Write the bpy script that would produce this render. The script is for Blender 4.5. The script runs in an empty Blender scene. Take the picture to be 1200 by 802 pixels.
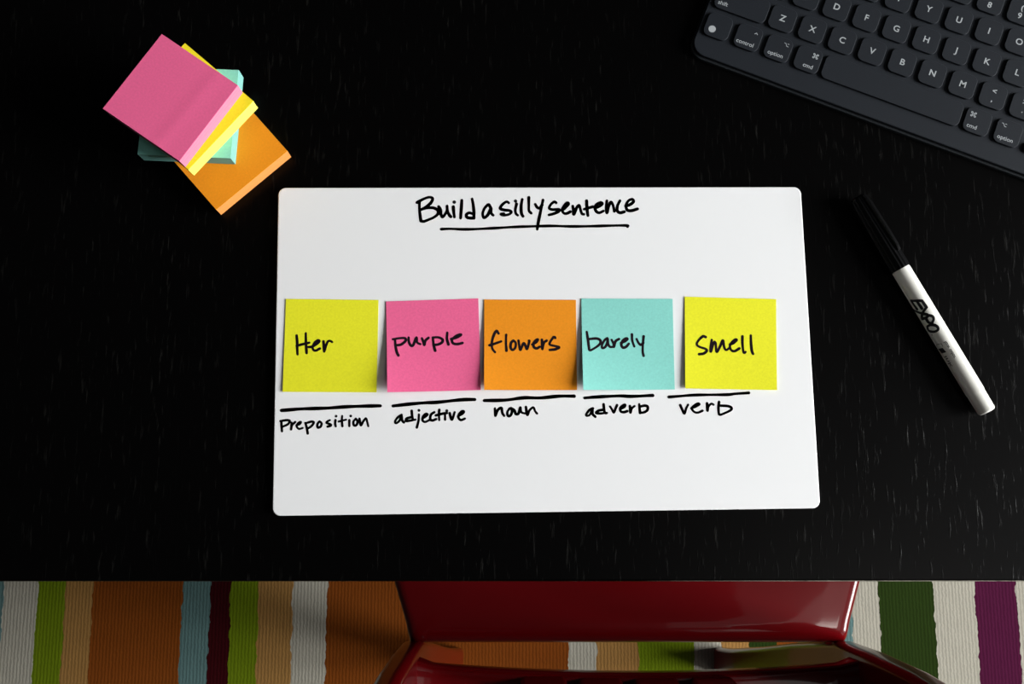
import bpy, bmesh, math, random
from mathutils import Vector, Matrix
random.seed(7)
sc = bpy.context.scene
C = sc.collection

# ------------------------------------------------------------------ camera, light, exposure
TZ = 0.74                                  # height of the table top
CAM_H = 0.544                              # lens above the table top
FPX = 1167.0                               # focal length in pixels of the 1200 px frame
TILT = math.radians(8.84)
cam = bpy.data.objects.new('camera', bpy.data.cameras.new('camera'))
C.objects.link(cam)
cam.data.sensor_width = 36.0
cam.data.lens = FPX * 36.0 / 1200.0
cam.data.clip_start = 0.02
cam.location = (0, 0, TZ + CAM_H)
cam.rotation_euler = (TILT, 0, 0)
sc.camera = cam

world = bpy.data.worlds.new('room')
sc.world = world
world.use_nodes = True
world.node_tree.nodes['Background'].inputs[0].default_value = (0.9, 0.95, 1.0, 1)
world.node_tree.nodes['Background'].inputs[1].default_value = 0.03

def area(name, loc, target, sx, sy, power, col=(1, 1, 1)):
    d = bpy.data.lights.new(name, 'AREA')
    d.shape = 'RECTANGLE'; d.size = sx; d.size_y = sy; d.energy = power; d.color = col
    o = bpy.data.objects.new(name, d); C.objects.link(o)
    o.location = loc
    o.rotation_euler = (Vector(target) - Vector(loc)).to_track_quat('-Z', 'Y').to_euler()
    return o

WIN = dict(x=2.45, y=-0.34, z=1.72, w=1.85, h=1.42)      # the window in the right-hand wall
area('window_daylight', (WIN['x'] + 0.06, WIN['y'], WIN['z']), (0.0, WIN['y'], WIN['z']), WIN['h'], WIN['w'], 306, (0.975, 0.99, 1.0))
area('ceiling_bounce', (1.15, -0.62, 2.60), (1.15, -0.62, 0.0), 1.4, 1.3, 1.6, (1.0, 0.97, 0.95))
area('ceiling_lamp', (0.87, -0.41, 2.50), (0.87, -0.41, 0.0), 0.20, 0.12, 1.1, (1.0, 0.95, 0.88))
area('ceiling_glow', (0.92, -0.47, 2.56), (0.92, -0.47, 0.0), 0.60, 0.46, 0.85, (1.0, 0.95, 0.90))

vs = sc.view_settings
vs.view_transform = 'Standard'; vs.look = 'None'; vs.gamma = 1.0; vs.exposure = 0.0
vs.use_curve_mapping = False

# ------------------------------------------------------------------ measuring and mesh helpers
_RC = Matrix.Rotation(TILT, 3, 'X')
def ray(px, py):
    return _RC @ Vector(((px - 600) / FPX, -(py - 401) / FPX, -1.0))
def P(px, py, z):
    """point of the photograph read off at height z (metres)"""
    d = ray(px, py); s = (z - (TZ + CAM_H)) / d.z
    return Vector((d.x * s, d.y * s, z))

def smooth(me, ang=35):
    for p in me.polygons: p.use_smooth = True
    me.set_sharp_from_angle(angle=math.radians(ang))

def obj(name, bm, mat, parent=None, loc=(0, 0, 0), ang=35):
    me = bpy.data.meshes.new(name)
    bmesh.ops.recalc_face_normals(bm, faces=bm.faces)
    bm.to_mesh(me); bm.free()
    smooth(me, ang)
    me.materials.append(mat)
    o = bpy.data.objects.new(name, me); C.objects.link(o)
    o.location = loc
    if parent: o.parent = parent
    wn = o.modifiers.new('flat_faces', 'WEIGHTED_NORMAL'); wn.keep_sharp = True; wn.weight = 80
    return o

def flat(name, bm, mat, parent=None, loc=(0, 0, 0)):
    """like obj() but keeps the winding: ink lying on a surface"""
    me = bpy.data.meshes.new(name)
    bm.to_mesh(me); bm.free()
    me.materials.append(mat)
    o = bpy.data.objects.new(name, me); C.objects.link(o)
    o.location = loc
    if parent: o.parent = parent
    return o

def empty(name, loc, rz=0.0):
    o = bpy.data.objects.new(name, None); C.objects.link(o)
    o.location = loc; o.rotation_euler = (0, 0, rz); o.empty_display_size = 0.03
    return o

def tag(o, label, cat, group=None):
    o['label'] = label; o['category'] = cat
    if group: o['group'] = group
    return o

def rbox(bm, c, s, bev=0.0, seg=2, rot=None):
    r = bmesh.ops.create_cube(bm, size=1.0)
    vs_ = r['verts']
    for v in vs_: v.co = Vector((v.co.x * s[0], v.co.y * s[1], v.co.z * s[2]))
    if bev > 0:
        es = list({e for v in vs_ for e in v.link_edges})
        b = bmesh.ops.bevel(bm, geom=es, offset=bev, segments=seg, affect='EDGES', profile=0.5)
        vs_ = list({v for f in b['faces'] for v in f.verts} | {v for v in vs_ if v.is_valid})
    for v in vs_:
        if rot: v.co = rot @ v.co
        v.co += Vector(c)
    return vs_

def round_poly(pts, r, n=6):
    """polygon (ccw list of 2D points) with rounded corners"""
    out = []
    m = len(pts)
    for i in range(m):
        p = Vector(pts[i]); a = Vector(pts[i - 1]); b = Vector(pts[(i + 1) % m])
        da = (a - p).normalized(); db = (b - p).normalized()
        half = math.acos(max(-1, min(1, da.dot(db)))) / 2
        t = r / math.tan(half)
        cen = p + (da + db).normalized() * (r / math.sin(half))
        s = p + da * t; e = p + db * t
        a0 = math.atan2(s.y - cen.y, s.x - cen.x); a1 = math.atan2(e.y - cen.y, e.x - cen.x)
        d = (a1 - a0 + math.pi) % (2 * math.pi) - math.pi
        for k in range(n + 1):
            q = a0 + d * k / n
            out.append((cen.x + r * math.cos(q), cen.y + r * math.sin(q)))
    return out

def offset_poly(pts, d):
    """shrink a convex polygon's outline by d"""
    out = []; m = len(pts)
    for i in range(m):
        p = Vector(pts[i]); a = Vector(pts[i - 1]); b = Vector(pts[(i + 1) % m])
        n1 = Vector((-(p - a).y, (p - a).x)).normalized(); n2 = Vector((-(b - p).y, (b - p).x)).normalized()
        n = (n1 + n2)
        n = n.normalized() if n.length > 1e-9 else n1
        c = max(0.35, n.dot(n1))
        out.append(tuple(p + n * (d / c)))
    return out

def loft(bm, rings, cap0=True, cap1=True):
    """rings: lists of 3D points, all the same length"""
    R = [[bm.verts.new(p) for p in ring] for ring in rings]
    n = len(R[0])
    for a, b in zip(R, R[1:]):
        for i in range(n):
            j = (i + 1) % n
            bm.faces.new((a[i], a[j], b[j], b[i]))
    if cap0: bm.faces.new(R[0][::-1])
    if cap1: bm.faces.new(R[-1])
    return R

def slab(bm, pts, z0, z1, bev=0.0, seg=3, bev_low=0.0):
    """prism over a ccw outline with a rounded upper (and lower) rim"""
    rings = []
    if bev_low > 0:
        for k in range(seg + 1):
            q = math.pi / 2 * k / seg
            rings.append([(x, y, z0 + bev_low * (1 - math.sin(q))) for x, y in offset_poly(pts, bev_low * (1 - math.cos(q)))])
        rings = rings[::-1]
    else:
        rings.append([(x, y, z0) for x, y in pts])
    if bev > 0:
        for k in range(seg + 1):
            q = math.pi / 2 * k / seg
            rings.append([(x, y, z1 - bev * (1 - math.sin(q))) for x, y in offset_poly(pts, bev * (1 - math.cos(q)))])
    else:
        rings.append([(x, y, z1) for x, y in pts])
    loft(bm, rings)

def lathe_x(bm, prof, cz, n=40, flute=None):
    """solid of revolution about the local x axis at height cz; prof = [(x, r), ...]"""
    rings = []
    for k, (x, r) in enumerate(prof):
        ring = []
        for i in range(n):
            a = 2 * math.pi * i / n
            rr = r
            if flute and flute[0] <= k <= flute[1]: rr = r * (1 - flute[3] * (0.5 - 0.5 * math.cos(flute[2] * a)))
            ring.append((x, rr * math.cos(a), cz + rr * math.sin(a)))
        rings.append(ring)
    loft(bm, rings)

def catmull(pts, step):
    pts = [Vector(p) for p in pts]
    if len(pts) == 1: return pts
    ext = [pts[0] * 2 - pts[1]] + pts + [pts[-1] * 2 - pts[-2]]
    out = []
    for i in range(1, len(ext) - 2):
        p0, p1, p2, p3 = ext[i - 1:i + 3]
        n = max(2, int((p2 - p1).length / step))
        for k in range(n):
            t = k / n
            out.append(0.5 * ((2 * p1) + (p2 - p0) * t + (2 * p0 - 5 * p1 + 4 * p2 - p3) * t * t + (3 * p1 - p0 - 3 * p2 + p3) * t ** 3))
    out.append(pts[-1])
    return out

def stroke(bm, pts, width, surf, step=0.0004, nd=10):
    """a pen stroke: ribbon with round ends and joins, laid on the surface surf(x, y) -> 3D"""
    q = catmull(pts, step)
    hw = width / 2
    def disc(c, r):
        vsr = [bm.verts.new(surf(c.x + r * math.cos(2 * math.pi * i / nd), c.y + r * math.sin(2 * math.pi * i / nd))) for i in range(nd)]
        bm.faces.new(vsr)
    if len(q) == 1:
        disc(q[0], hw * 1.2); return
    n = len(q)
    ws = [hw * (1 + 0.10 * math.sin(i * 0.17 + q[0].x * 900) ) for i in range(n)]
    for i in range(n):
        disc(q[i], ws[i])
    for i in range(n - 1):
        d = q[i + 1] - q[i]
        if d.length < 1e-9: continue
        m = Vector((-d.y, d.x)).normalized()
        bm.faces.new([bm.verts.new(surf(*v)) for v in (q[i] - m * ws[i], q[i + 1] - m * ws[i + 1], q[i + 1] + m * ws[i + 1], q[i] + m * ws[i])])

def fine_stroke(bm, pts, width, z):
    """thin printed line without overlapping faces (for pale print)"""
    q = catmull(pts, 0.00015); hw = width / 2; n = len(q); V = []
    for i in range(n):
        d = q[min(n - 1, i + 1)] - q[max(0, i - 1)]
        if d.length < 1e-9: continue
        m = Vector((-d.y, d.x)).normalized() * hw
        V.append((bm.verts.new((*(q[i] - m), z)), bm.verts.new((*(q[i] + m), z))))
    for (a, b_), (c, d) in zip(V, V[1:]): bm.faces.new((a, c, d, b_))

def text_mesh(body, size, align='CENTER', shear=0.0, bold=0.0):
    """flat lettering in the xy plane as a bmesh"""
    cu = bpy.data.curves.new('lettering', 'FONT')
    cu.body = body; cu.size = size; cu.align_x = align; cu.align_y = 'CENTER'; cu.shear = shear; cu.offset = bold
    cu.resolution_u = 4
    o = bpy.data.objects.new('lettering', cu); C.objects.link(o)
    dg = bpy.context.evaluated_depsgraph_get()
    me = bpy.data.meshes.new_from_object(o.evaluated_get(dg))
    bm = bmesh.new(); bm.from_mesh(me)
    bpy.data.objects.remove(o); bpy.data.curves.remove(cu); bpy.data.meshes.remove(me)
    return bm

# ------------------------------------------------------------------ materials
def mat(name, col, rough=0.5, spec=0.5, coat=0.0, coat_rough=0.05):
    m = bpy.data.materials.new(name); m.use_nodes = True
    b = m.node_tree.nodes['Principled BSDF']
    b.inputs['Base Color'].default_value = (*col, 1)
    b.inputs['Roughness'].default_value = rough
    b.inputs['Specular IOR Level'].default_value = spec
    b.inputs['Coat Weight'].default_value = coat
    b.inputs['Coat Roughness'].default_value = coat_rough
    return m
def nodes(m): return m.node_tree.nodes, m.node_tree.links, m.node_tree.nodes['Principled BSDF']
def grain(m, scale, amount, vec_scale=(1, 1, 1), bump=0.0, dist=0.0005, detail=4, contrast=(0.3, 0.7)):
    """fine procedural mottling of the base colour and, if asked, a bump"""
    N, L, b = nodes(m)
    tc = N.new('ShaderNodeTexCoord'); mp = N.new('ShaderNodeMapping'); nz = N.new('ShaderNodeTexNoise')
    mp.inputs['Scale'].default_value = vec_scale
    nz.inputs['Scale'].default_value = scale; nz.inputs['Detail'].default_value = detail
    L.new(tc.outputs['Object'], mp.inputs['Vector']); L.new(mp.outputs['Vector'], nz.inputs['Vector'])
    rp = N.new('ShaderNodeValToRGB')
    c = b.inputs['Base Color'].default_value
    rp.color_ramp.elements[0].position = contrast[0]; rp.color_ramp.elements[1].position = contrast[1]
    rp.color_ramp.elements[0].color = (*[x * (1 - amount) for x in c[:3]], 1)
    rp.color_ramp.elements[1].color = (*[min(1, x * (1 + amount)) for x in c[:3]], 1)
    L.new(nz.outputs['Fac'], rp.inputs['Fac']); L.new(rp.outputs['Color'], b.inputs['Base Color'])
    if bump:
        bp = N.new('ShaderNodeBump'); bp.inputs['Strength'].default_value = bump; bp.inputs['Distance'].default_value = dist
        L.new(nz.outputs['Fac'], bp.inputs['Height']); L.new(bp.outputs['Normal'], b.inputs['Normal'])
    return m

M = {}
# black-brown ash veneer: pores run towards the far side of the table
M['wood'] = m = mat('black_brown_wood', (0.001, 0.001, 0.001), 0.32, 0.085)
N, L, b = nodes(m)
tc = N.new('ShaderNodeTexCoord')
def pores(sx, sy, scale, lo, hi):
    mp = N.new('ShaderNodeMapping'); mp.inputs['Scale'].default_value = (sx, sy, 1)
    nz = N.new('ShaderNodeTexNoise'); nz.inputs['Scale'].default_value = scale; nz.inputs['Detail'].default_value = 3
    rp = N.new('ShaderNodeMapRange'); rp.inputs['From Min'].default_value = lo; rp.inputs['From Max'].default_value = hi
    L.new(tc.outputs['Object'], mp.inputs['Vector']); L.new(mp.outputs['Vector'], nz.inputs['Vector']); L.new(nz.outputs['Fac'], rp.inputs['Value'])
    return rp.outputs['Result']
fine = pores(560, 75, 1.0, 0.60, 0.82)
broad = pores(60, 4, 1.0, 0.35, 0.75)
mul = N.new('ShaderNodeMath'); mul.operation = 'MULTIPLY'; L.new(fine, mul.inputs[0]); L.new(broad, mul.inputs[1])
mx = N.new('ShaderNodeMix'); mx.data_type = 'RGBA'
mx.inputs['A'].default_value = (0.0009, 0.0008, 0.0008, 1); mx.inputs['B'].default_value = (0.016, 0.0155, 0.014, 1)
L.new(mul.outputs[0], mx.inputs['Factor'])
# a pale broken line is painted along the right half of the front arris
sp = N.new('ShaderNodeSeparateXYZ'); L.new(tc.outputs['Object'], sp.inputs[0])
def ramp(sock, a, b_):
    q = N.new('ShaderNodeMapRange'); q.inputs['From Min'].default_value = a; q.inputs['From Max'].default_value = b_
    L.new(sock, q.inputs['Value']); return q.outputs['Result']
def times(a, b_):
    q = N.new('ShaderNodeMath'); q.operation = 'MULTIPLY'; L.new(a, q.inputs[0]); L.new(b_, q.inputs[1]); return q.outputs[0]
pale_line = times(times(ramp(sp.outputs['Y'], -0.40405, -0.40435), ramp(sp.outputs['X'], 0.07, 0.17)), ramp(sp.outputs['Z'], TZ - 0.0032, TZ - 0.0022))
pale_line = times(pale_line, pores(90, 1, 1.0, 0.25, 0.5))
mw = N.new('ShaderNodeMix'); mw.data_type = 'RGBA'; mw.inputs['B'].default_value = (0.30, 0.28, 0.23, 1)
L.new(pale_line, mw.inputs['Factor']); L.new(mx.outputs['Result'], mw.inputs['A']); L.new(mw.outputs['Result'], b.inputs['Base Color'])
bp = N.new('ShaderNodeBump'); bp.inputs['Strength'].default_value = 0.35; bp.inputs['Distance'].default_value = 0.0004
L.new(fine, bp.inputs['Height']); L.new(bp.outputs['Normal'], b.inputs['Normal'])

M['floor'] = grain(mat('floor_boards', (0.18, 0.10, 0.055), 0.5), 3, 0.3, (1, 12, 1))
M['white'] = mat('dry_erase_white', (0.86, 0.86, 0.855), 0.07, 0.3)
M['board_edge'] = mat('board_core', (0.7, 0.7, 0.68), 0.5)
M['ink'] = mat('marker_ink', (0.004, 0.004, 0.005), 0.55, 0.2)
M['pen_ink'] = mat('pen_ink', (0.012, 0.006, 0.010), 0.6, 0.1)
def paper(name, col):
    m = grain(mat(name, col, 0.75, 0.18), 900, 0.05)
    return m
M['yellow'] = paper('yellow_paper', (0.82, 0.80, 0.022))
M['pink'] = paper('pink_paper', (0.86, 0.135, 0.30))
M['orange'] = paper('orange_paper', (0.84, 0.28, 0.010))
M['teal'] = paper('aqua_paper', (0.255, 0.66, 0.58))
def padmat(name, col):
    """the cut edge of a stack of sheets: fine horizontal lines"""
    m = mat(name, col, 0.75, 0.18)
    N, L, b = nodes(m)
    tc = N.new('ShaderNodeTexCoord'); wv = N.new('ShaderNodeTexWave'); wv.bands_direction = 'Z'
    wv.inputs['Scale'].default_value = 320; wv.inputs['Distortion'].default_value = 0.6
    mx = N.new('ShaderNodeMix'); mx.data_type = 'RGBA'
    mx.inputs['A'].default_value = (*[c * 0.86 for c in col], 1); mx.inputs['B'].default_value = (*col, 1)
    L.new(tc.outputs['Object'], wv.inputs['Vector']); L.new(wv.outputs['Fac'], mx.inputs['Factor']); L.new(mx.outputs['Result'], b.inputs['Base Color'])
    return m
M['yellow_edge'] = padmat('yellow_sheet_edges', (0.76, 0.72, 0.13))
M['pink_edge'] = padmat('pink_sheet_edges', (0.72, 0.20, 0.30))
M['orange_edge'] = padmat('orange_sheet_edges', (0.74, 0.28, 0.07))
M['teal_edge'] = padmat('aqua_sheet_edges', (0.19, 0.45, 0.40))
M['case'] = grain(mat('slate_fabric', (0.0088, 0.0112, 0.0152), 0.65, 0.2), 2500, 0.12, bump=0.15, dist=0.0001)
M['case_rim'] = mat('slate_rim', (0.016, 0.019, 0.022), 0.5, 0.25)
M['legend'] = mat('key_legend_grey', (0.36, 0.38, 0.39), 0.6, 0.2)
M['barrel'] = mat('marker_white_plastic', (0.78, 0.77, 0.70), 0.32, 0.45)
M['cap'] = mat('marker_black_plastic', (0.0012, 0.0012, 0.0014), 0.38, 0.14)
M['print'] = mat('printed_black', (0.005, 0.005, 0.006), 0.5, 0.2)
M['print_grey'] = mat('printed_grey', (0.10, 0.10, 0.09), 0.5, 0.2)
M['red'] = mat('red_lacquer', (0.108, 0.0006, 0.0020), 0.28, 0.12, coat=0.5, coat_rough=0.05)
M['glide'] = mat('felt_glide', (0.05, 0.045, 0.04), 0.9)

# ------------------------------------------------------------------ floor, rug
bm = bmesh.new(); rbox(bm, (0.9, 0.3, -0.02), (5.0, 5.0, 0.04))
o = obj('floor', bm, M['floor']); o['kind'] = 'structure'
# right-hand wall with the window the daylight comes through
M['wall'] = mat('wall_paint', (0.62, 0.60, 0.57), 0.9, 0.1)
M['frame'] = mat('window_frame_white', (0.8, 0.8, 0.78), 0.4)
wx, wy, wz, ww, wh = WIN['x'], WIN['y'], WIN['z'], WIN['w'], WIN['h']
bm = bmesh.new()
y0, y1, z0, z1, ZT = -2.2, 2.8, wz - wh / 2, wz + wh / 2, 3.3
for a, b_, c, d in ((y0, wy - ww / 2, 0, ZT), (wy + ww / 2, y1, 0, ZT), (wy - ww / 2, wy + ww / 2, 0, z0), (wy - ww / 2, wy + ww / 2, z1, ZT)):
    rbox(bm, (wx, (a + b_) / 2, (c + d) / 2), (0.10, b_ - a, d - c))
o = obj('wall_right', bm, M['wall']); o['kind'] = 'structure'
win = empty('window_1', (wx, wy, z0)); win['kind'] = 'structure'
bm = bmesh.new()
for s_ in (-1, 1):
    rbox(bm, (0, s_ * (ww / 2 - 0.025), wh / 2), (0.07, 0.05, wh), 0.004)
    rbox(bm, (0, 0, 0.025 if s_ < 0 else wh - 0.025), (0.07, ww, 0.05), 0.004)
rbox(bm, (0, 0, wh / 2), (0.05, 0.05, wh), 0.004)
obj('window_frame', bm, M['frame'], win)
bm = bmesh.new(); rbox(bm, (-0.09, 0, -0.015), (0.20, ww + 0.1, 0.03), 0.006); obj('window_sill', bm, M['frame'], win)

# flat-woven striped rug: stripe borders in metres along x
RZ = 0.008
COL = dict(w=(0.32, 0.30, 0.245), g=(0.105, 0.15, 0.004), t=(0.26, 0.135, 0.040), o=(0.16, 0.040, 0.005), b=(0.085, 0.15, 0.145),
           m=(0.030, 0.0015, 0.003), d=(0.014, 0.027, 0.004), p=(0.055, 0.006, 0.026), l=(0.05, 0.055, 0.01))
stripes = [(-1.15, 'o'), (-0.90, 'w'), (-0.84, 'm'), (-0.76, 't'), (-0.70, 'b'), (-0.635, 'w'), (-0.596, 'g'), (-0.563, 't'), (-0.531, 'o'),
           (-0.414, 'b'), (-0.384, 'm'), (-0.352, 'g'), (-0.322, 't'), (-0.277, 'w'), (-0.234, 'o'),
           (0.069, 'w'), (0.099, 't'), (0.154, 'g'), (0.219, 'w'), (0.258, 't'), (0.287, 'd'), (0.322, 'o'), (0.346, 'l'), (0.366, 'm'),
           (0.405, 'b'), (0.419, 'w'), (0.457, 'd'), (0.521, 'w'), (0.574, 'p'), (0.624, 'w'), (0.70, 'g'), (0.78, 't')]
RX0, RX1 = -1.15, 1.05
M['rug'] = m = mat('woven_rug', (0.4, 0.3, 0.2), 0.95, 0.05)
N, L, b = nodes(m)
tc = N.new('ShaderNodeTexCoord'); sep = N.new('ShaderNodeSeparateXYZ'); L.new(tc.outputs['Object'], sep.inputs[0])
nz = N.new('ShaderNodeTexNoise'); nz.inputs['Scale'].default_value = 70; nz.inputs['Detail'].default_value = 3
L.new(tc.outputs['Object'], nz.inputs['Vector'])
wob = N.new('ShaderNodeMapRange'); wob.inputs['To Min'].default_value = -0.0045; wob.inputs['To Max'].default_value = 0.0045
L.new(nz.outputs['Fac'], wob.inputs['Value'])
add = N.new('ShaderNodeMath'); add.operation = 'ADD'; L.new(sep.outputs['X'], add.inputs[0]); L.new(wob.outputs['Result'], add.inputs[1])
mr = N.new('ShaderNodeMapRange'); mr.inputs['From Min'].default_value = RX0; mr.inputs['From Max'].default_value = RX1
L.new(add.outputs[0], mr.inputs['Value'])
rp = N.new('ShaderNodeValToRGB'); rp.color_ramp.interpolation = 'CONSTANT'
els = rp.color_ramp.elements
while len(els) > 1: els.remove(els[-1])
els[0].position = 0; els[0].color = (*COL[stripes[0][1]], 1)
for x, k in stripes[1:]:
    e = els.new((x - RX0) / (RX1 - RX0)); e.color = (*COL[k], 1)
L.new(mr.outputs['Result'], rp.inputs['Fac'])
# ribs along the stripes, and yarn flecks
mp = N.new('ShaderNodeMapping'); mp.inputs['Scale'].default_value = (330, 40, 1)
n2 = N.new('ShaderNodeTexNoise'); n2.inputs['Scale'].default_value = 1; n2.inputs['Detail'].default_value = 4
L.new(tc.outputs['Object'], mp.inputs['Vector']); L.new(mp.outputs['Vector'], n2.inputs['Vector'])
wv = N.new('ShaderNodeTexWave'); wv.bands_direction = 'X'; wv.inputs['Scale'].default_value = 75; wv.inputs['Distortion'].default_value = 2.5
wv.inputs['Detail Scale'].default_value = 3
L.new(tc.outputs['Object'], wv.inputs['Vector'])
mixh = N.new('ShaderNodeMath'); mixh.operation = 'ADD'; L.new(wv.outputs['Fac'], mixh.inputs[0]); L.new(n2.outputs['Fac'], mixh.inputs[1])
fl = N.new('ShaderNodeMapRange'); fl.inputs['From Min'].default_value = 0.3; fl.inputs['From Max'].default_value = 1.6
fl.inputs['To Min'].default_value = 0.80; fl.inputs['To Max'].default_value = 1.10
L.new(mixh.outputs[0], fl.inputs['Value'])
mm = N.new('ShaderNodeMix'); mm.data_type = 'RGBA'; mm.blend_type = 'MULTIPLY'; mm.inputs['Factor'].default_value = 1
L.new(rp.outputs['Color'], mm.inputs['A']); L.new(fl.outputs['Result'], mm.inputs['B']); L.new(mm.outputs['Result'], b.inputs['Base Color'])
bp = N.new('ShaderNodeBump'); bp.inputs['Strength'].default_value = 0.22; bp.inputs['Distance'].default_value = 0.001
L.new(mixh.outputs[0], bp.inputs['Height']); L.new(bp.outputs['Normal'], b.inputs['Normal'])
bm = bmesh.new(); slab(bm, round_poly([(RX0, -1.1), (RX1, -1.1), (RX1, 0.9), (RX0, 0.9)], 0.01, 3), 0.0, RZ, 0.003, 2)
tag(obj('striped_rug', bm, M['rug']), 'flat woven rug with multicoloured stripes on the floor under the table', 'rug')

# ------------------------------------------------------------------ table
TX0, TX1, TY0, TY1 = -0.72, 0.74, -0.0447, 0.76
t = tag(empty('table', (0, 0.36, 0)), 'black-brown wooden table whose top carries the whiteboard and keyboard', 'table')
def par(bm, root):
    bmesh.ops.translate(bm, verts=bm.verts, vec=-root.location); return bm
bm = bmesh.new(); slab(bm, round_poly([(TX0, TY0), (TX1, TY0), (TX1, TY1), (TX0, TY1)], 0.004, 4), TZ - 0.032, TZ, 0.0018, 4, 0.0015)
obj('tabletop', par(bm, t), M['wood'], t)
for x in (TX0 + 0.05, TX1 - 0.05):
    for y in (TY0 + 0.05, TY1 - 0.05):
        bm = bmesh.new(); rbox(bm, (x, y, (RZ + TZ - 0.032) / 2), (0.06, 0.06, TZ - 0.032 - RZ), 0.002)
        obj('leg', par(bm, t), M['wood'], t)

# ------------------------------------------------------------------ chair
SX = 0.0945                                # the chair's centre line
SZ = 0.45
ch = tag(empty('dining_chair', (SX, 0.05, RZ)), 'glossy red slat-back chair pushed in under the table edge', 'chair')
def interp(tab, y):
    if y <= tab[0][0]: return tab[0][1]
    for (a, p), (b_, q) in zip(tab, tab[1:]):
        if y <= b_:
            k = (y - a) / (b_ - a); k2 = k * k * (3 - 2 * k) if False else k
            return p + (q - p) * k2
    return tab[-1][1]
wtab = [(-0.1175, 0.1775), (-0.10, 0.1815), (-0.068, 0.1915), (-0.03, 0.2005), (0.02, 0.207), (0.09, 0.211), (0.18, 0.210), (0.24, 0.203), (0.265, 0.190), (0.275, 0.172)]
ys = [-0.1175 + 0.022 * (1 - math.cos(math.pi / 2 * k / 8)) for k in range(9)]
ys += [-0.0955 + (0.255 + 0.0955) * k / 26 for k in range(1, 27)]
ys += [0.255 + 0.02 * math.sin(math.pi / 2 * k / 6) for k in range(1, 7)]
us = []
for k in range(11): us.append(-1 + 0.16 * (1 - math.cos(math.pi / 2 * k / 10)))
us += [-0.84 + 1.68 * k / 20 for k in range(1, 20)]
us += [-u for u in us[:11][::-1]]
def seat_z(u, y, w):
    d = (1 - abs(u)) * w                                   # distance from the side
    z = SZ - 0.009 * (1 - min(1, abs(u) / 0.80) ** 2) * min(1, max(0, (y + 0.10) / 0.10)) ** 0.7   # saddle
    R = 0.008
    if d < R: z -= 0.75 * (R - math.sqrt(max(0, R * R - (R - d) ** 2)))
    for e, R in ((y + 0.1175, 0.010), (0.275 - y, 0.016)):
        if e < R: z -= 0.8 * (R - math.sqrt(max(0, R * R - (R - e) ** 2)))
    return z
bm = bmesh.new()
top = [[bm.verts.new((SX + u * interp(wtab, y), y, seat_z(u, y, interp(wtab, y)))) for u in us] for y in ys]
bot = [[bm.verts.new((SX + u * interp(wtab, y) * 0.975, y * 0.985, SZ - 0.034)) for u in us] for y in ys]
for i in range(len(ys) - 1):
    for j in range(len(us) - 1):
        bm.faces.new((top[i][j], top[i][j + 1], top[i + 1][j + 1], top[i + 1][j]))
        bm.faces.new((bot[i][j], bot[i + 1][j], bot[i + 1][j + 1], bot[i][j + 1]))
    bm.faces.new((top[i][0], top[i + 1][0], bot[i + 1][0], bot[i][0]))
    bm.faces.new((top[i][-1], bot[i][-1], bot[i + 1][-1], top[i + 1][-1]))
for j in range(len(us) - 1):
    bm.faces.new((top[0][j], bot[0][j], bot[0][j + 1], top[0][j + 1]))
    bm.faces.new((top[-1][j], top[-1][j + 1], bot[-1][j + 1], bot[-1][j]))
obj('seat', par(bm, ch), M['red'], ch, ang=50)
# rear posts: one slab each, splayed back below the seat, upright above it
def post_ring(cx, cy, wx, wy, z, r=0.006):
    return [(x, y, z) for x, y in round_poly([(cx - wx / 2, cy - wy / 2), (cx + wx / 2, cy - wy / 2), (cx + wx / 2, cy + wy / 2), (cx - wx / 2, cy + wy / 2)], r, 4)]
path = [(0.0, 0.164, -0.200), (0.10, 0.1665, -0.190), (0.22, 0.170, -0.173), (0.33, 0.173, -0.156), (0.40, 0.1745, -0.146), (0.45, 0.175, -0.1385),
        (0.52, 0.175, -0.137), (0.60, 0.175, -0.138), (0.70, 0.1755, -0.145), (0.78, 0.176, -0.154), (0.84, 0.176, -0.163), (0.846, 0.176, -0.164)]
for s in (-1, 1):
    bm = bmesh.new(); rings = []
    for k, (z, hx, y) in enumerate(path):
        sh = 0.004 if k == len(path) - 1 else 0
        rings.append(post_ring(SX + s * hx, y, 0.019 - sh, 0.046 - sh - 0.014 * max(0, 1 - z / 0.36), max(z, RZ + 0.003)))
    loft(bm, rings)
    lg = obj('rear_leg', par(bm, ch), M['red'], ch)
    bm = bmesh.new(); slab(bm, [(x, y) for x, y, _ in post_ring(SX + s * 0.164, -0.200, 0.017, 0.028, 0, 0.005)], RZ, RZ + 0.003)
    obj('glide', par(bm, ch), M['glide'], lg)
    bm = bmesh.new()
    loft(bm, [post_ring(SX + s * 0.168, 0.222, 0.026, 0.026, RZ + 0.001, 0.005), post_ring(SX + s * 0.168, 0.222, 0.036, 0.036, 0.36, 0.006), post_ring(SX + s * 0.168, 0.222, 0.036, 0.036, SZ - 0.034, 0.006)])
    obj('front_leg', par(bm, ch), M['red'], ch)
    bm = bmesh.new(); rbox(bm, (SX + s * 0.168, 0.045, 0.385), (0.018, 0.33, 0.062), 0.003); obj('side_rail', par(bm, ch), M['red'], ch)
bm = bmesh.new(); rbox(bm, (SX, 0.225, 0.385), (0.31, 0.018, 0.062), 0.003); obj('front_rail', par(bm, ch), M['red'], ch)
bm = bmesh.new(); rbox(bm, (SX, -0.100, 0.385), (0.33, 0.018, 0.055), 0.003); obj('rear_rail', par(bm, ch), M['red'], ch)
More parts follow.
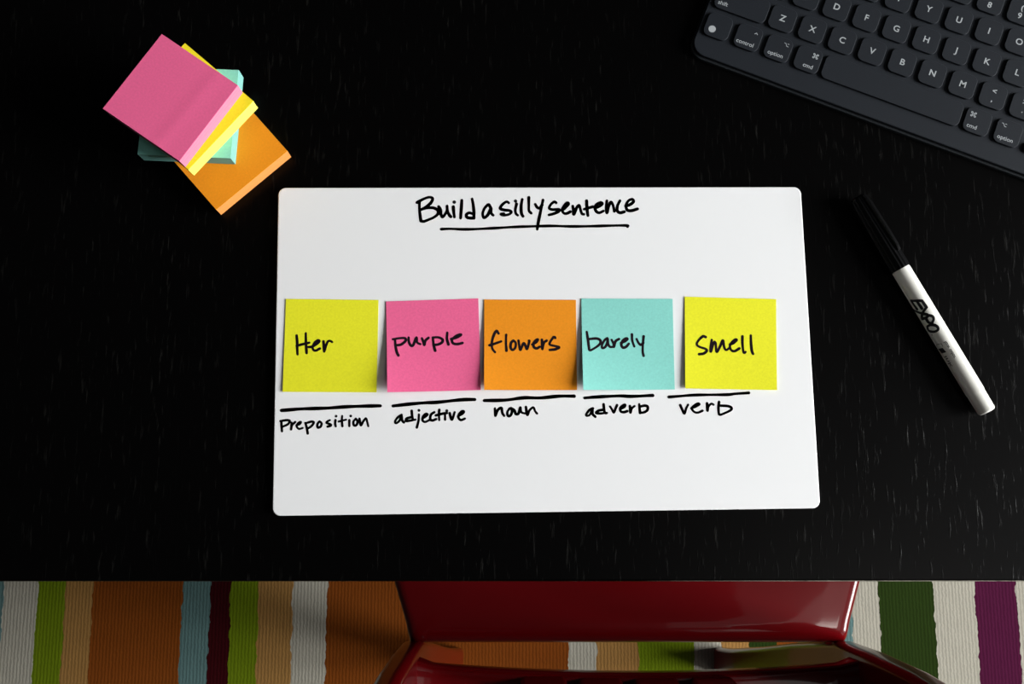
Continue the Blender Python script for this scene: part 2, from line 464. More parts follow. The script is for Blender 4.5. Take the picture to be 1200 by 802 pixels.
# back: bowed lower rail, four slats, crest rail
def bow(x):                                                # how far the back bows away at x
    k = (x - SX) / 0.166
    return -0.007 * (1 - k * k)
def rail(z0, z1, yf, depth, name, lean=0.0, r=0.006, flare=0.0, crown=0.0):
    bm = bmesh.new(); rings = []
    n = 24
    for i in range(n + 1):
        k = -1 + 2 * i / n
        x = SX + 0.168 * k
        yo = yf + bow(x)
        e = max(0, (abs(k) - 0.90) / 0.10) ** 2 * flare       # it widens into the posts
        sec = round_poly([(yo - depth, z0 - e), (yo + e * 0.8, z0 - e), (yo + e * 0.8, z1 + e), (yo - depth, z1 + e)], r, 4)
        if crown:                                             # gently domed upper face
            a_ = [p for p in sec if p[1] > z1 + e - r - 1e-6]   # corner points, front then back
            fr = a_[:5]; bk = a_[5:]
            mids = [(fr[-1][0] + (bk[0][0] - fr[-1][0]) * q / 10, z1 + e) for q in range(1, 10)]
            low = [p for p in sec if p[1] <= z1 + e - r - 1e-6]
            yc = yo - 0.0095
            dome = lambda p: (p[0], p[1] - (p[0] - yc) ** 2 / (2 * crown))
            sec = low + [dome(p) for p in fr + mids + bk]
        rings.append([(x, y - lean * (z - z0), z) for y, z in sec])
    loft(bm, rings)
    return obj(name, par(bm, ch), M['red'], ch, ang=60)
rail(0.488, 0.506, -0.1245, 0.036, 'lower_rail', 0.0, 0.0040, 0.004, 0.16)
rail(0.755, 0.842, -0.150, 0.022, 'crest_rail', 0.12, 0.008)
for px0, px1 in ((609, 664), (677, 729), (742, 795), (808, 860)):
    x0, x1 = [P(px, 790, 0.505).x for px in (px0, px1)]
    bm = bmesh.new(); rings = []
    for k in range(9):
        z = 0.502 + (0.765 - 0.502) * k / 8
        yo = -0.1275 + bow((x0 + x1) / 2) - 0.015 * (k / 8) ** 1.3 - 0.004 * math.sin(math.pi * k / 8)
        rings.append([(x, y, z) for x, y in round_poly([(x0, yo - 0.014), (x1, yo - 0.014), (x1, yo), (x0, yo)], 0.004, 4)])
    loft(bm, rings)
    obj('back_slat', par(bm, ch), M['red'], ch)

# ------------------------------------------------------------------ whiteboard
BZ = TZ + 0.003
wb = tag(empty('whiteboard', (0.017, 0.082, TZ)), 'small frameless whiteboard lying on the table with a handwritten heading', 'whiteboard')
quad = [P(319, 605, BZ), P(961.5, 596, BZ), P(938.5, 219, BZ), P(326, 220, BZ)]
outl = round_poly([(q.x, q.y) for q in quad], 0.0042, 8)
bm = bmesh.new(); slab(bm, outl, TZ, BZ, 0.0006, 3)
obj('board_panel', par(bm, wb), M['white'], wb)

def crop(ox, oy, s, strokes):
    return [[(ox + x / s, oy + y / s) for x, y in st] for st in strokes]
def ink(name, strokes, width, parent, surf=None, m='ink', z=BZ):
    bm = bmesh.new()
    if surf is None: surf = lambda x, y: (x, y, z + 0.00006)
    for st in strokes:
        pts = []
        for px, py in st:
            p = P(px, py, z); zz = surf(p.x, p.y)[2]; p = P(px, py, zz); pts.append((p.x, p.y))
        stroke(bm, pts, width, surf)
    bmesh.ops.translate(bm, verts=bm.verts, vec=-parent.location)
    return flat(name, bm, M[m], parent)

A = lambda s: crop(480, 222, 12.0, s)
B = lambda s: crop(570, 222, 12.0, s)
D = lambda s: crop(660, 222, 12.0, s)
ink('heading_word', A([[(140, 165), (140, 280), (150, 380), (160, 445)], [(105, 185), (200, 135), (280, 110), (325, 130), (300, 190), (230, 250), (165, 285)],
    [(165, 285), (250, 262), (340, 262), (400, 300), (395, 350), (340, 395), (260, 430), (200, 452), (165, 445)],
    [(410, 245), (435, 290), (440, 350), (460, 390), (490, 365), (525, 300), (528, 235)], [(527, 240), (535, 310), (555, 355), (580, 385)],
    [(628, 180)], [(615, 245), (620, 310), (630, 390)], [(735, 155), (728, 260), (718, 405)],
    [(880, 135), (895, 220), (905, 320), (905, 405)], [(885, 345), (840, 330), (800, 355), (810, 395), (860, 405), (905, 405)]]), 0.00172, wb)
ink('heading_word', A([[(1140, 260), (1110, 215), (1060, 260), (1030, 330), (1035, 385), (1055, 400), (1100, 360), (1130, 300), (1145, 270), (1147, 330), (1175, 365)]]), 0.00172, wb)
ink('heading_word', B([[(315, 190), (280, 175), (220, 220), (195, 270), (250, 290), (330, 300), (350, 325), (310, 355), (240, 365), (205, 350), (245, 343)],
    [(410, 165)], [(425, 205), (408, 280), (415, 340), (440, 365)], [(505, 140), (490, 230), (492, 330), (515, 380)], [(597, 115), (597, 220), (600, 300), (630, 335)],
    [(688, 210), (715, 255), (750, 265), (785, 220)], [(797, 150), (770, 280), (735, 440), (715, 562)]]), 0.00168, wb)
ink('heading_word', B([[(980, 190), (955, 175), (905, 215), (885, 265), (930, 285), (1020, 285), (1010, 315), (940, 345), (880, 360)]]) +
    D([[(0, 285), (40, 245), (75, 205), (55, 190), (15, 230), (-15, 290), (10, 335), (50, 340), (100, 315)], [(135, 235), (145, 300), (150, 350), (190, 260), (225, 225), (245, 290), (265, 345), (290, 350)],
    [(330, 160), (335, 270), (348, 370)], [(295, 280), (360, 262), (415, 245)], [(450, 265), (510, 240), (550, 205), (530, 185), (470, 215), (448, 265), (470, 315), (510, 330), (565, 305)],
    [(615, 160), (605, 250), (615, 330), (635, 250), (670, 180), (700, 220), (720, 310)], [(800, 160), (765, 230), (760, 300), (800, 330), (860, 315)],
    [(880, 235), (950, 210), (990, 170), (970, 140), (920, 160), (885, 220), (900, 290), (960, 300), (1045, 275)]]), 0.00172, wb)
ink('heading_underline', [[(517.2, 268.7), (528, 268.3), (548, 268.9), (580, 267.5), (606, 266), (645, 264.9), (670, 265.5), (693, 265.2), (732, 264.3), (735.3, 265.6)]], 0.0016, wb)
ink('written_label', crop(320, 465, 9.23, [[(80, 265), (150, 255), (180, 265), (160, 300), (105, 325)], [(90, 265), (92, 320), (97, 375)], [(200, 280), (195, 355), (205, 310), (240, 275)],
    [(255, 310), (290, 295), (300, 275), (275, 285), (255, 320), (280, 350), (320, 340)], [(350, 285), (365, 340), (375, 400)], [(350, 290), (420, 270), (440, 285), (410, 325), (375, 345)],
    [(500, 270), (480, 300), (485, 335), (515, 325), (525, 290), (505, 270)], [(615, 255), (585, 270), (580, 285), (620, 300), (625, 315), (590, 325)], [(682, 212)], [(675, 255), (672, 290), (678, 322)],
    [(748, 210), (745, 260), (750, 320)], [(710, 270), (790, 250)], [(840, 210)], [(825, 255), (825, 320)], [(895, 240), (870, 270), (875, 310), (900, 310), (915, 270), (895, 240)],
    [(935, 240), (950, 310), (975, 270), (1005, 235), (1020, 280), (1030, 320)]]), 0.00128, wb)
ink('answer_line', crop(320, 465, 9.23, [[(92, 150), (300, 134), (450, 129), (600, 124), (800, 110), (1000, 103), (1160, 100)]]), 0.0019, wb)
ink('written_label', crop(450, 460, 9.23, [[(190, 245), (150, 270), (120, 315), (130, 335), (165, 310), (190, 260), (195, 300), (215, 325)], [(300, 200), (305, 260), (315, 300)], [(290, 270), (245, 285), (240, 310), (290, 305), (340, 295)],
    [(378, 195)], [(378, 240), (375, 300), (365, 345), (355, 380)], [(420, 280), (450, 260), (470, 240), (450, 235), (420, 270), (420, 310), (450, 320), (490, 300)], [(545, 215), (510, 240), (500, 285), (520, 305), (565, 290)],
    [(598, 190), (595, 240), (598, 300)], [(560, 250), (640, 230), (680, 225)], [(660, 240), (662, 295)], [(680, 200)], [(710, 225), (735, 295), (765, 215)],
    [(800, 260), (845, 235), (865, 210), (845, 205), (815, 235), (805, 270), (830, 300), (875, 285)]]), 0.00138, wb)
ink('answer_line', crop(450, 460, 9.23, [[(98, 148), (300, 125), (450, 113), (550, 110), (700, 95), (850, 80), (982, 78)]]), 0.0019, wb)
ink('written_label', crop(560, 455, 9.23, [[(185, 220), (190, 300), (215, 240), (255, 215), (265, 270), (285, 300)], [(340, 225), (320, 260), (325, 300), (350, 300), (370, 260), (360, 220), (340, 225)],
    [(360, 215), (395, 240), (410, 280), (440, 275), (460, 210), (470, 260), (510, 275)], [(520, 205), (535, 290), (560, 240), (600, 210), (620, 250), (640, 275)]]), 0.00140, wb)
ink('answer_line', crop(560, 455, 9.23, [[(70, 135), (300, 130), (500, 105), (680, 107), (880, 88), (1042, 88)]]), 0.0019, wb)
ink('written_label', crop(670, 455, 9.23, [[(230, 220), (195, 235), (160, 280), (160, 300), (195, 290), (225, 235), (225, 280), (255, 310)], [(345, 175), (350, 230), (360, 270), (380, 270)], [(340, 235), (290, 245), (265, 270), (310, 275), (360, 270)],
    [(415, 200), (435, 230), (455, 265), (475, 220), (490, 185)], [(530, 225), (570, 205), (580, 180), (555, 185), (525, 215), (530, 250), (560, 262), (600, 250)], [(630, 195), (635, 265), (650, 220), (680, 195)],
    [(730, 175), (740, 270)], [(740, 200), (790, 190), (820, 200), (820, 235), (790, 260), (740, 270)]]), 0.00140, wb)
ink('answer_line', crop(670, 455, 9.23, [[(140, 107), (300, 95), (520, 85), (640, 90), (876, 80)]]), 0.0018, wb)
ink('written_label', crop(775, 455, 9.23, [[(205, 185), (225, 230), (250, 275), (270, 220), (290, 180)], [(325, 220), (380, 195), (410, 175), (390, 170), (345, 200), (330, 225), (360, 260), (400, 265), (445, 245)],
    [(495, 165), (500, 245), (510, 200), (540, 170), (565, 180)], [(625, 150), (618, 210), (622, 270), (635, 290), (690, 270), (750, 240), (760, 215), (720, 195), (630, 190)]]), 0.00140, wb)
ink('answer_line', crop(775, 455, 9.23, [[(82, 97), (200, 88), (380, 75), (700, 72), (800, 62), (946, 52)]]), 0.0016, wb)

# ------------------------------------------------------------------ sticky notes on the board
def note(name_label, m, px, lifts, inkdata):
    """px: corners TL, TR, BR, BL in the photo; lifts: how far the foot of the sheet curls up at BL, BR and along the left side"""
    zb = BZ + 0.00025
    lbl, lbr, lside = lifts
    zc = [zb, zb, zb + lbr, zb + lbl]
    TL, TR, BR, BL = [P(*p, z) for p, z in zip(px, zc)]
    def pos(u, v):
        a = TL.lerp(TR, u); b_ = BL.lerp(BR, u); p = a.lerp(b_, v)
        lift = (lbl * (1 - u) ** 1.5 + lbr * u + lside * (1 - u) ** 3 * 0.0) * v ** 2.2 + lside * (1 - u) ** 4 * (0.35 + 0.65 * v) * 4 * v * (1.25 - v) * 0.5
        return Vector((p.x, p.y, zb + lift))
    root = tag(empty('sticky_note', ((TL.x + BR.x) / 2, (TL.y + BR.y) / 2, zb)), name_label, 'sticky note', 'sticky notes on the whiteboard')
    n = 28; th = 0.00014
    bm = bmesh.new()
    T = [[bm.verts.new(pos(i / n, j / n) + Vector((0, 0, th))) for i in range(n + 1)] for j in range(n + 1)]
    Bo = [[bm.verts.new(pos(i / n, j / n)) for i in range(n + 1)] for j in range(n + 1)]
    for j in range(n):
        for i in range(n):
            bm.faces.new((T[j][i], T[j + 1][i], T[j + 1][i + 1], T[j][i + 1]))
            bm.faces.new((Bo[j][i], Bo[j][i + 1], Bo[j + 1][i + 1], Bo[j + 1][i]))
    for k in range(n):
        bm.faces.new((T[0][k], T[0][k + 1], Bo[0][k + 1], Bo[0][k])); bm.faces.new((T[n][k + 1], T[n][k], Bo[n][k], Bo[n][k + 1]))
        bm.faces.new((T[k + 1][0], T[k][0], Bo[k][0], Bo[k + 1][0])); bm.faces.new((T[k][n], T[k + 1][n], Bo[k + 1][n], Bo[k][n]))
    obj('sheet', par(bm, root), M[m], root)
    ex = (TR - TL); ey = (BL - TL)
    def surf(x, y):
        d = Vector((x - TL.x, y - TL.y))
        det = ex.x * ey.y - ex.y * ey.x
        u = (d.x * ey.y - d.y * ey.x) / det; v = (ex.x * d.y - ex.y * d.x) / det
        return (x, y, pos(min(1, max(0, u)), min(1, max(0, v))).z + th + 0.00006)
    ink('handwriting', inkdata, 0.00142, root, surf, 'pen_ink', zb)

note('yellow sticky note reading Her, at the left end of the row', 'yellow', [(335.2, 350.5), (443.6, 351.7), (441.3, 460), (331.2, 459.4)], (0.0004, 0.0010, 0.0),
     crop(335, 380, 16.043, [[(203, 215), (213, 330), (215, 480), (222, 570)], [(375, 170), (378, 330), (385, 450), (390, 545)], [(205, 410), (290, 385), (440, 350)],
     [(425, 432), (490, 425), (570, 380), (630, 325), (605, 305), (545, 345), (505, 420), (515, 480), (560, 500), (640, 460)], [(708, 325), (715, 430), (722, 515)], [(725, 500), (750, 420), (790, 330), (830, 315), (870, 338)]]))
note('pink sticky note reading purple, above the word adjective', 'pink', [(452.4, 353.5), (560.5, 350), (563.5, 457.3), (454, 460)], (0.0042, 0.0018, 0.0010),
     crop(450, 370, 10.909, [[(112, 303), (200, 290), (270, 290), (275, 325), (220, 370), (160, 380)], [(140, 300), (150, 400), (165, 470), (185, 510)], [(315, 280), (320, 340), (345, 385), (375, 375), (415, 280), (425, 345), (465, 365)],
     [(485, 290), (505, 340), (515, 375), (530, 320), (570, 285)], [(625, 280), (635, 370), (655, 450)], [(625, 280), (700, 280), (750, 310), (740, 345), (690, 370), (640, 375)], [(810, 220), (805, 300), (825, 370)],
     [(860, 300), (930, 280), (985, 250), (975, 240), (920, 260), (870, 310), (885, 355), (940, 365), (1005, 350)]]))
note('orange sticky note reading flowers, in the middle of the row', 'orange', [(567.4, 351.2), (674.9, 351.7), (676.2, 457.3), (567.4, 457.3)], (0.0036, 0.0014, 0.0010),
     crop(565, 370, 10.909, [[(210, 230), (185, 195), (150, 250), (125, 340), (130, 420), (165, 468)], [(95, 380), (160, 360), (245, 330)], [(308, 245), (305, 340), (312, 450)], [(400, 320), (370, 350), (365, 410), (390, 440), (425, 410), (430, 350), (400, 320)],
     [(465, 320), (475, 380), (490, 440), (530, 355), (560, 400), (575, 425), (605, 330), (600, 320)], [(640, 370), (690, 345), (715, 310), (700, 305), (660, 350), (660, 400), (695, 420), (735, 400)],
     [(765, 310), (770, 430), (790, 350), (825, 320)], [(935, 285), (915, 275), (875, 330), (865, 370), (930, 390), (985, 405), (940, 430), (865, 440)]]))
note('aqua sticky note reading barely, with its lower left corner curling up', 'teal', [(681.2, 350.1), (788.2, 350.5), (790.7, 456.7), (683.5, 457.3)], (0.0048, 0.0006, 0.0013),
     crop(675, 370, 10.909, [[(138, 210), (155, 320), (165, 400), (178, 445), (240, 415), (300, 370), (315, 325), (270, 295), (165, 300)], [(400, 290), (370, 310), (335, 370), (335, 415), (370, 405), (400, 350), (405, 300), (410, 360), (435, 400), (485, 400)],
     [(455, 310), (480, 360), (485, 400), (505, 330), (550, 300)], [(575, 350), (630, 330), (660, 300), (640, 290), (600, 320), (580, 370), (600, 410), (640, 400), (675, 360)], [(715, 240), (720, 320), (745, 395)],
     [(775, 300), (800, 350), (830, 375), (860, 350)], [(865, 265), (855, 380), (855, 470), (865, 515)]]))
note('yellow sticky note reading smell, at the right end of the row', 'yellow', [(802.4, 347.9), (909.5, 350.8), (910.6, 457.3), (802.9, 455.5)], (0.0008, 0.0012, 0.0008),
     crop(800, 370, 10.909, [[(295, 275), (260, 265), (210, 310), (180, 365), (215, 400), (290, 425), (310, 450), (270, 485), (210, 495)], [(372, 310), (360, 390), (360, 460), (395, 350), (420, 350), (435, 465), (480, 390), (515, 320), (530, 400), (555, 440), (590, 420)],
     [(605, 370), (650, 350), (690, 315), (680, 305), (640, 330), (605, 385), (620, 440), (665, 455), (725, 420)], [(765, 265), (765, 360), (780, 475), (805, 465)], [(872, 255), (875, 350), (885, 450), (900, 490)]]))

# ------------------------------------------------------------------ sticky note pads
PT = 0.010
def pad(label, key, cx, cy, rot, level, bend=0.0):
    """a pad of square notes: block of sheet edges with the top sheet on it"""
    z0 = TZ + PT * level
    root = tag(empty('sticky_note_pad', (cx, cy, z0), math.radians(rot)), label, 'sticky note pad', 'sticky note pads in the stack')
    h = 0.0256
    rnd = random.Random(level + 3)
    bm = bmesh.new(); rings = []
    nl = 14
    for k in range(nl + 1):
        z = (PT - 0.0002) * k / nl
        j = 0 if k in (0, nl) else 1
        dx, dy = rnd.uniform(-1, 1) * 0.00012 * j, rnd.uniform(-1, 1) * 0.00012 * j
        rings.append([(x + dx, y + dy, z) for x, y in ((-h, -h), (h, -h), (h, h), (-h, h))])
    loft(bm, rings)
    obj('sheet_block', bm, M[key + '_edge'], root)
    bm = bmesh.new(); n = 20
    def zz(u, v): return PT + bend * math.exp(-((u - 0.70 - 0.05 * v) / 0.07) ** 2)
    T = [[bm.verts.new((-h + 2 * h * i / n, -h + 2 * h * j / n, zz(i / n, j / n))) for i in range(n + 1)] for j in range(n + 1)]
    for j in range(n):
        for i in range(n):
            bm.faces.new((T[j][i], T[j][i + 1], T[j + 1][i + 1], T[j + 1][i]))
    r = bmesh.ops.extrude_face_region(bm, geom=bm.faces[:])
    for v in [g for g in r['geom'] if isinstance(g, bmesh.types.BMVert)]: v.co.z = PT - 0.0002
    obj('top_sheet', bm, M[key], root)
pad('orange sticky note pad at the bottom of the stack, flat on the table', 'orange', -0.1618, 0.1934, 41.6, 0)
pad('aqua sticky note pad lying on the orange one', 'teal', -0.1787, 0.2102, -2.6, 1)
pad('yellow sticky note pad just under the pink one', 'yellow', -0.1765, 0.2097, -40.7, 2)
pad('pink sticky note pad on top of the stack', 'pink', -0.1819, 0.2106, -34.6, 3, 0.00015)

# ------------------------------------------------------------------ keyboard
KR = math.radians(-21.63)
KZ = TZ
kb = tag(empty('keyboard', (0.11867, 0.26764, KZ), KR), 'dark grey fabric covered tablet keyboard at the corner of the table', 'keyboard')
MM = 0.001
X0, X1, Y0, Y1 = -10.3, 239.0, -19.4, 86.0
ol = [(x * MM, y * MM) for x, y in round_poly([(X0, Y0), (X1, Y0), (X1, Y1), (X0, Y1)], 8.5, 10)]
bm = bmesh.new(); slab(bm, ol, 0.0023, 0.0045, 0.0007, 3, 0.0003); obj('case', bm, M['case'], kb)
ol2 = [(x * MM, y * MM) for x, y in round_poly([(X0 - .8, Y0 - 1.3), (X1 + .8, Y0 - 1.3), (X1 + .7, Y1 + .7), (X0 - .7, Y1 + .7)], 9.0, 10)]
bm = bmesh.new(); slab(bm, ol2, 0.0, 0.0022, 0.0005, 3); obj('lower_cover', bm, M['case_rim'], kb)
DECK = 0.0045; KH = 0.0014
key_mesh = {}
def key(cx, cy, w=14.9, hgt=14.9, legends=()):
    kk = (round(w, 2), round(hgt, 2))
    if kk not in key_mesh:
        o2 = [(x * MM, y * MM) for x, y in round_poly([(-w / 2, -hgt / 2), (w / 2, -hgt / 2), (w / 2, hgt / 2), (-w / 2, hgt / 2)], min(3.6, hgt / 2 - 0.2), 7)]
        bm = bmesh.new(); slab(bm, o2, -0.0002, KH, 0.00035, 4)
        k = obj('key', bm, M['case'], kb, ang=40); key_mesh[kk] = k
    else:
        k = key_mesh[kk].copy(); C.objects.link(k); k.parent = kb
    k.location = (cx * MM, cy * MM, DECK)
    for lg in legends:
        kind, s, dx, dy = lg[:4]
        if kind == 'text':
            bm = text_mesh(s, lg[4] * MM, bold=0.00009 if lg[4] > 4 else 0.00003)
        else:
            bm = bmesh.new()
            for q_, st in enumerate(s):
                if kind == 'dot': bm.faces.new([bm.verts.new((x * MM, y * MM, 0)) for x, y in st[:-1]])
                else: fine_stroke(bm, [(x * MM, y * MM) for x, y in st], lg[4] * MM, q_ * 0.00001)
        for v in bm.verts: v.co += Vector((dx * MM, dy * MM, KH + 0.00005))
        flat('legend', bm, M['legend'], k)
    return k
def circ(cx, cy, r, n=12): return [(cx + r * math.cos(2 * math.pi * i / n), cy + r * math.sin(2 * math.pi * i / n)) for i in range(n + 1)]
LOOP = [[(-0.55, -0.55), (-0.55, 0.95), (-0.85, 1.35), (-1.35, 1.3), (-1.4, 0.8), (-0.95, 0.55), (0.95, 0.55), (1.4, 0.8), (1.35, 1.3), (0.85, 1.35), (0.55, 0.95), (0.55, -0.95),
         (0.85, -1.35), (1.35, -1.3), (1.4, -0.8), (0.95, -0.55), (-0.95, -0.55), (-1.4, -0.8), (-1.35, -1.3), (-0.85, -1.35), (-0.55, -0.95), (-0.55, -0.5)]]
OPT = [[(-1.5, 0.8), (-0.6, 0.8), (-0.58, 0.78), (0.5, -0.8), (0.52, -0.8), (1.5, -0.8)], [(0.4, 0.8), (1.5, 0.8)]]
CARET = [[(-0.9, -0.4), (0, 0.5), (0.01, 0.5), (0.9, -0.4)]]
T = lambda s, size=5.3, dx=0, dy=0: ('text', s, dx, dy, size)
W = lambda s, dx, dy=-4.0: ('text', s, dx, dy, 3.5)
G = lambda s, dx, dy, w=0.42: ('glyph', s, dx, dy, w)
R1, R2, R3, R4, R5 = 0.0, 18.05, 36.2, 54.5, 72.6
# bottom row
key(0, R1, legends=[('dot', [circ(-2.7, -2.9, 2.1, 24)], 0, 0, 0)])
key(18.3, R1, legends=[G(CARET, 3.6, 3.6), W('control', -0.6)])
key(36.5, R1, legends=[G(OPT, 3.7, 3.6, 0.34), W('option', -0.4)])
key(54.6, R1, legends=[G(LOOP, 3.4, 3.2, 0.42), W('cmd', 1.2)])
key(105.2, R1, w=82.6)
key(156.0, R1, legends=[G(LOOP, -3.4, 3.2, 0.42), W('cmd', -2.2)])
key(174.1, R1, legends=[G(OPT, -3.5, 3.6, 0.34), W('option', -0.6)])
for x, y, hh, gl in ((192.2, -4.2, 6.5, [[(0.8, -1), (-0.9, 0), (0.8, 1)]]), (210.3, 3.9, 6.8, [[(-1, -0.6), (0, 0.8), (1, -0.6)]]), (210.3, -3.9, 6.8, [[(-1, 0.6), (0, -0.8), (1, 0.6)]]), (228.4, -4.2, 6.5, [[(-0.8, -1), (0.9, 0), (-0.8, 1)]])):
    key(x, y, hgt=hh, legends=[G(gl, 0, 0)])
# second row
key(8.2, R2, w=31.3, legends=[W('shift', -10.4, -3.9)])
for i, c in enumerate('ZXCVBNM'): key(32.9 + 18.1 * i, R2, legends=[T(c)])
for i, (a, c) in enumerate(('<,', '>.', '?/')): key(159.6 + 18.1 * i, R2, legends=[T(a, 4.6, 0, 2.6), T(c, 4.6, 0, -2.4)])
key(222.3, R2, w=27.2, legends=[W('shift', 9.0, -3.9)])
# third row
key(3.6, R3, w=22.0, legends=[W('caps lock', -3.2, -3.9)])
for i, c in enumerate('ASDFGHJKL'): key(23.4 + 18.1 * i, R3, legends=[T(c)])
for i, (a, c) in enumerate((':;', '"\'')): key(186.3 + 18.1 * i, R3, legends=[T(a, 4.6, 0, 2.6), T(c, 4.6, 0, -2.4)])
key(224.4, R3, w=22.8, legends=[W('return', 4.8, -3.9)])
# fourth row
key(1.0, R4, w=17.4, legends=[W('tab', -4.8, -3.9)])
for i, c in enumerate('QWERTYUIOP'): key(19.0 + 18.1 * i, R4, legends=[T(c)])
for i, (a, c) in enumerate(('{[', '}]', '|\\')): key(200.0 + 17.6 * i, R4, w=14.4, legends=[T(a, 4.4, 0, 2.6), T(c, 4.4, 0, -2.4)])
# number row
for i, (a, c) in enumerate(('~`', '!1', '@2', '#3', '$4', '%5', '^6', '&7', '*8', '(9', ')0', '_-', '+=')):
    if i == 0: key(-1.6, R5, w=11.8, legends=[T(a, 4.4, 0, 2.6), T(c, 4.4, 0, -2.6)])
    else: key(14.5 + 18.1 * (i - 1), R5, legends=[T(a, 4.6, 0, 2.7), T(c, 5.0, 0, -2.7)])
key(231.0, R5, w=14.0, legends=[W('delete', 0, -3.9)])

# ------------------------------------------------------------------ marker
RM = 0.0051
axis0 = Vector((0.1931, 0.1658)); axis1 = Vector((0.2571, 0.0455))
mdir = (axis1 - axis0).normalized(); ML = (axis1 - axis0).length; MR = math.atan2(mdir.y, mdir.x)
CZ = 0.0057
mk = tag(empty('marker', ((axis0.x + axis1.x) / 2, (axis0.y + axis1.y) / 2, TZ), MR), 'white dry-erase marker with a black cap lying right of the whiteboard', 'marker')
xs = -ML / 2; cb = xs + 0.0465
bm = bmesh.new(); lathe_x(bm, [(cb - 0.004, RM * 0.9), (cb + 0.0002, RM * 0.93), (cb + 0.0008, RM), (ML / 2 - 0.0125, RM), (ML / 2 - 0.0118, RM * 0.985)], CZ, 56)
obj('barrel', bm, M['barrel'], mk)
bm = bmesh.new(); lathe_x(bm, [(ML / 2 - 0.0118, RM * 0.955), (ML / 2 - 0.0012, RM * 0.93), (ML / 2 - 0.0004, RM * 0.88), (ML / 2, RM * 0.78), (ML / 2 + 0.0001, RM * 0.6), (ML / 2 - 0.0006, RM * 0.5)], CZ, 56)
obj('end_plug', bm, M['barrel'], mk)
bm = bmesh.new()
lathe_x(bm, [(xs, 0.0030), (xs + 0.0006, 0.0039), (xs + 0.002, 0.0043), (xs + 0.010, 0.0046), (xs + 0.030, 0.0052), (xs + 0.040, 0.00555), (xs + 0.0455, 0.0056), (xs + 0.0465, 0.0054), (xs + 0.0467, 0.0050)], CZ, 96, (2, 6, 16, 0.07))
cp = obj('cap', bm, M['cap'], mk, ang=50)
bm = bmesh.new()                                            # pocket clip along the cap
rr = [(xs + 0.001, 0.0045, 0.0052), (xs + 0.006, 0.0045, 0.0062), (xs + 0.025, 0.0050, 0.0067), (xs + 0.034, 0.0052, 0.0066), (xs + 0.037, 0.0052, 0.0060)]
ca = math.radians(58)
rings = []
for x, r0, r1 in rr:
    ring = []
    for w, r in ((-0.0013, r0), (0.0013, r0), (0.0013, r1 - 0.0003), (0.0009, r1), (-0.0009, r1), (-0.0013, r1 - 0.0003)):
        ring.append((x, r * math.cos(ca) - w * math.sin(ca), CZ + r * math.sin(ca) + w * math.cos(ca)))
    rings.append(ring)
loft(bm, rings); obj('clip', bm, M['cap'], cp)
# lettering wrapped round the barrel
Minv = Matrix.Rotation(-MR, 3, 'Z')
def on_barrel(px, py):
    o_ = Minv @ (Vector((0, 0, TZ + CAM_H)) - Vector(mk.location)); d = Minv @ ray(px, py)
    o_ = o_ - Vector((0, 0, CZ))
    a = d.y ** 2 + d.z ** 2; b_ = 2 * (o_.y * d.y + o_.z * d.z); c = o_.y ** 2 + o_.z ** 2 - RM ** 2
    disc = max(0.0, b_ * b_ - 4 * a * c)
    s = (-b_ - math.sqrt(disc)) / (2 * a)
    p = o_ + d * s
    an = math.atan2(p.z, p.y)
    if an < -math.pi / 2: an += 2 * math.pi
    return (p.x, RM * an)                  # along the barrel, round it
def barrel_surf(s, w, lift=0.00006):
    a = w / RM
    return (s, (RM + lift) * math.cos(a), CZ + (RM + lift) * math.sin(a))
def printed(name, strokes, width, m):
    bm = bmesh.new()
    for st in strokes: stroke(bm, [on_barrel(*p) for p in st], width, barrel_surf, 0.0002)
    return flat(name, bm, M[m], mk)
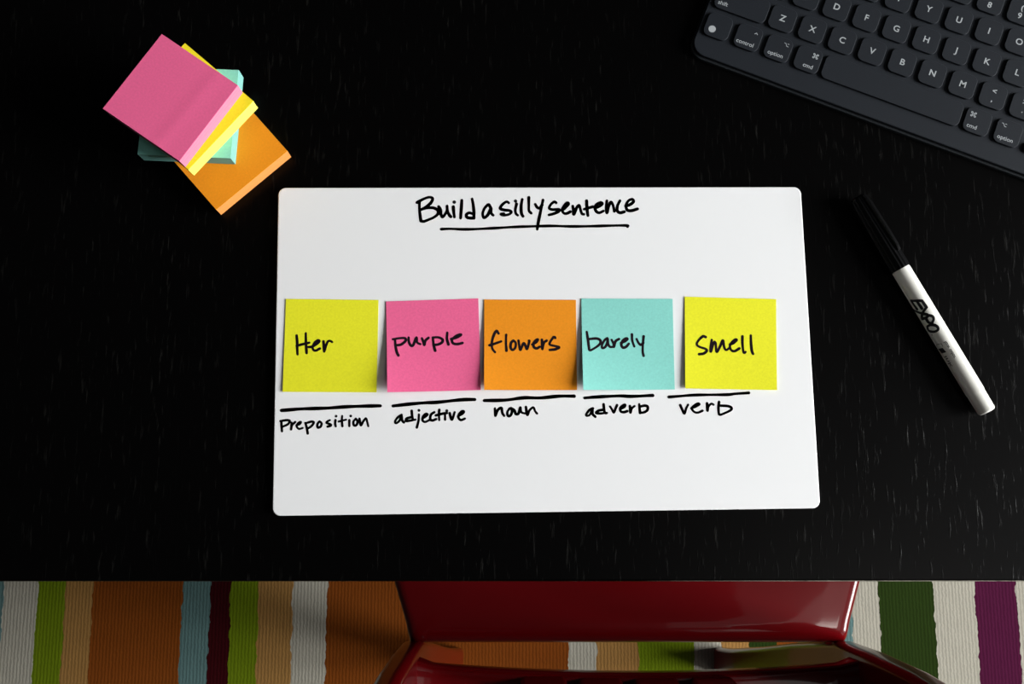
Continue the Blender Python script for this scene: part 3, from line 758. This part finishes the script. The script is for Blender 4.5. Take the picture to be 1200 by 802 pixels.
printed('brand_lettering', crop(1055, 340, 13.367, [[(172, 168), (260, 168), (340, 170)], [(172, 168), (215, 235), (262, 300)], [(258, 175), (298, 230), (338, 290)], [(342, 170), (375, 220), (412, 272)],
    [(190, 305), (250, 335), (330, 365), (425, 385)], [(405, 280), (365, 335), (340, 395), (342, 455)],
    [(342, 455), (400, 435), (455, 398)], [(455, 398), (505, 415), (522, 460), (495, 525)], [(495, 525), (440, 505), (405, 450)],
    [(425, 585), (445, 635), (520, 655), (585, 630), (590, 590), (550, 555), (480, 548), (435, 565), (425, 585)]]), 0.0015, 'print')
printed('brand_dot', crop(1055, 340, 13.367, [[(497, 705)]]), 0.0006, 'print')
def wrapped(name, body, size, p0, p1, m, bold=0.0):
    a = Vector(on_barrel(*p0)); c = Vector(on_barrel(*p1)); mid = (a + c) / 2; L_ = abs(c.x - a.x)
    bm = text_mesh(body, size, bold=bold)
    ext = max(v.co.x for v in bm.verts) - min(v.co.x for v in bm.verts)
    k = L_ / ext
    for v in bm.verts: v.co = Vector(barrel_surf(mid.x + v.co.x * k, mid.y + v.co.y, 0.00012))
    return flat(name, bm, M[m], mk)
wrapped('small_print', 'low odor', 0.0024, (1108, 400), (1118.5, 420), 'print_grey', 0.00005)
wrapped('small_print', 'ink', 0.0030, (1107.5, 417), (1115, 430), 'print_grey', 0.00004)
def patch(name, pts, m):
    """small printed block, cut fine so that it follows the barrel"""
    q = [Vector(on_barrel(*p)) for p in pts]; n = 8
    bm = bmesh.new()
    V = [[bm.verts.new(barrel_surf(*(q[0].lerp(q[1], i / n).lerp(q[3].lerp(q[2], i / n), j / n)))) for i in range(n + 1)] for j in range(n + 1)]
    for j in range(n):
        for i in range(n): bm.faces.new((V[j][i], V[j][i + 1], V[j + 1][i + 1], V[j + 1][i]))
    return flat(name, bm, M[m], mk)
patch('printed_block', crop(1085, 385, 13.367, [[(190, 318), (262, 305), (322, 372), (250, 392)]])[0], 'print')
printed('printed_outline', crop(1085, 385, 13.367, [[(165, 262), (205, 245), (245, 240)], [(245, 240), (265, 285)], [(165, 262), (190, 305)]]), 0.0003, 'print_grey')
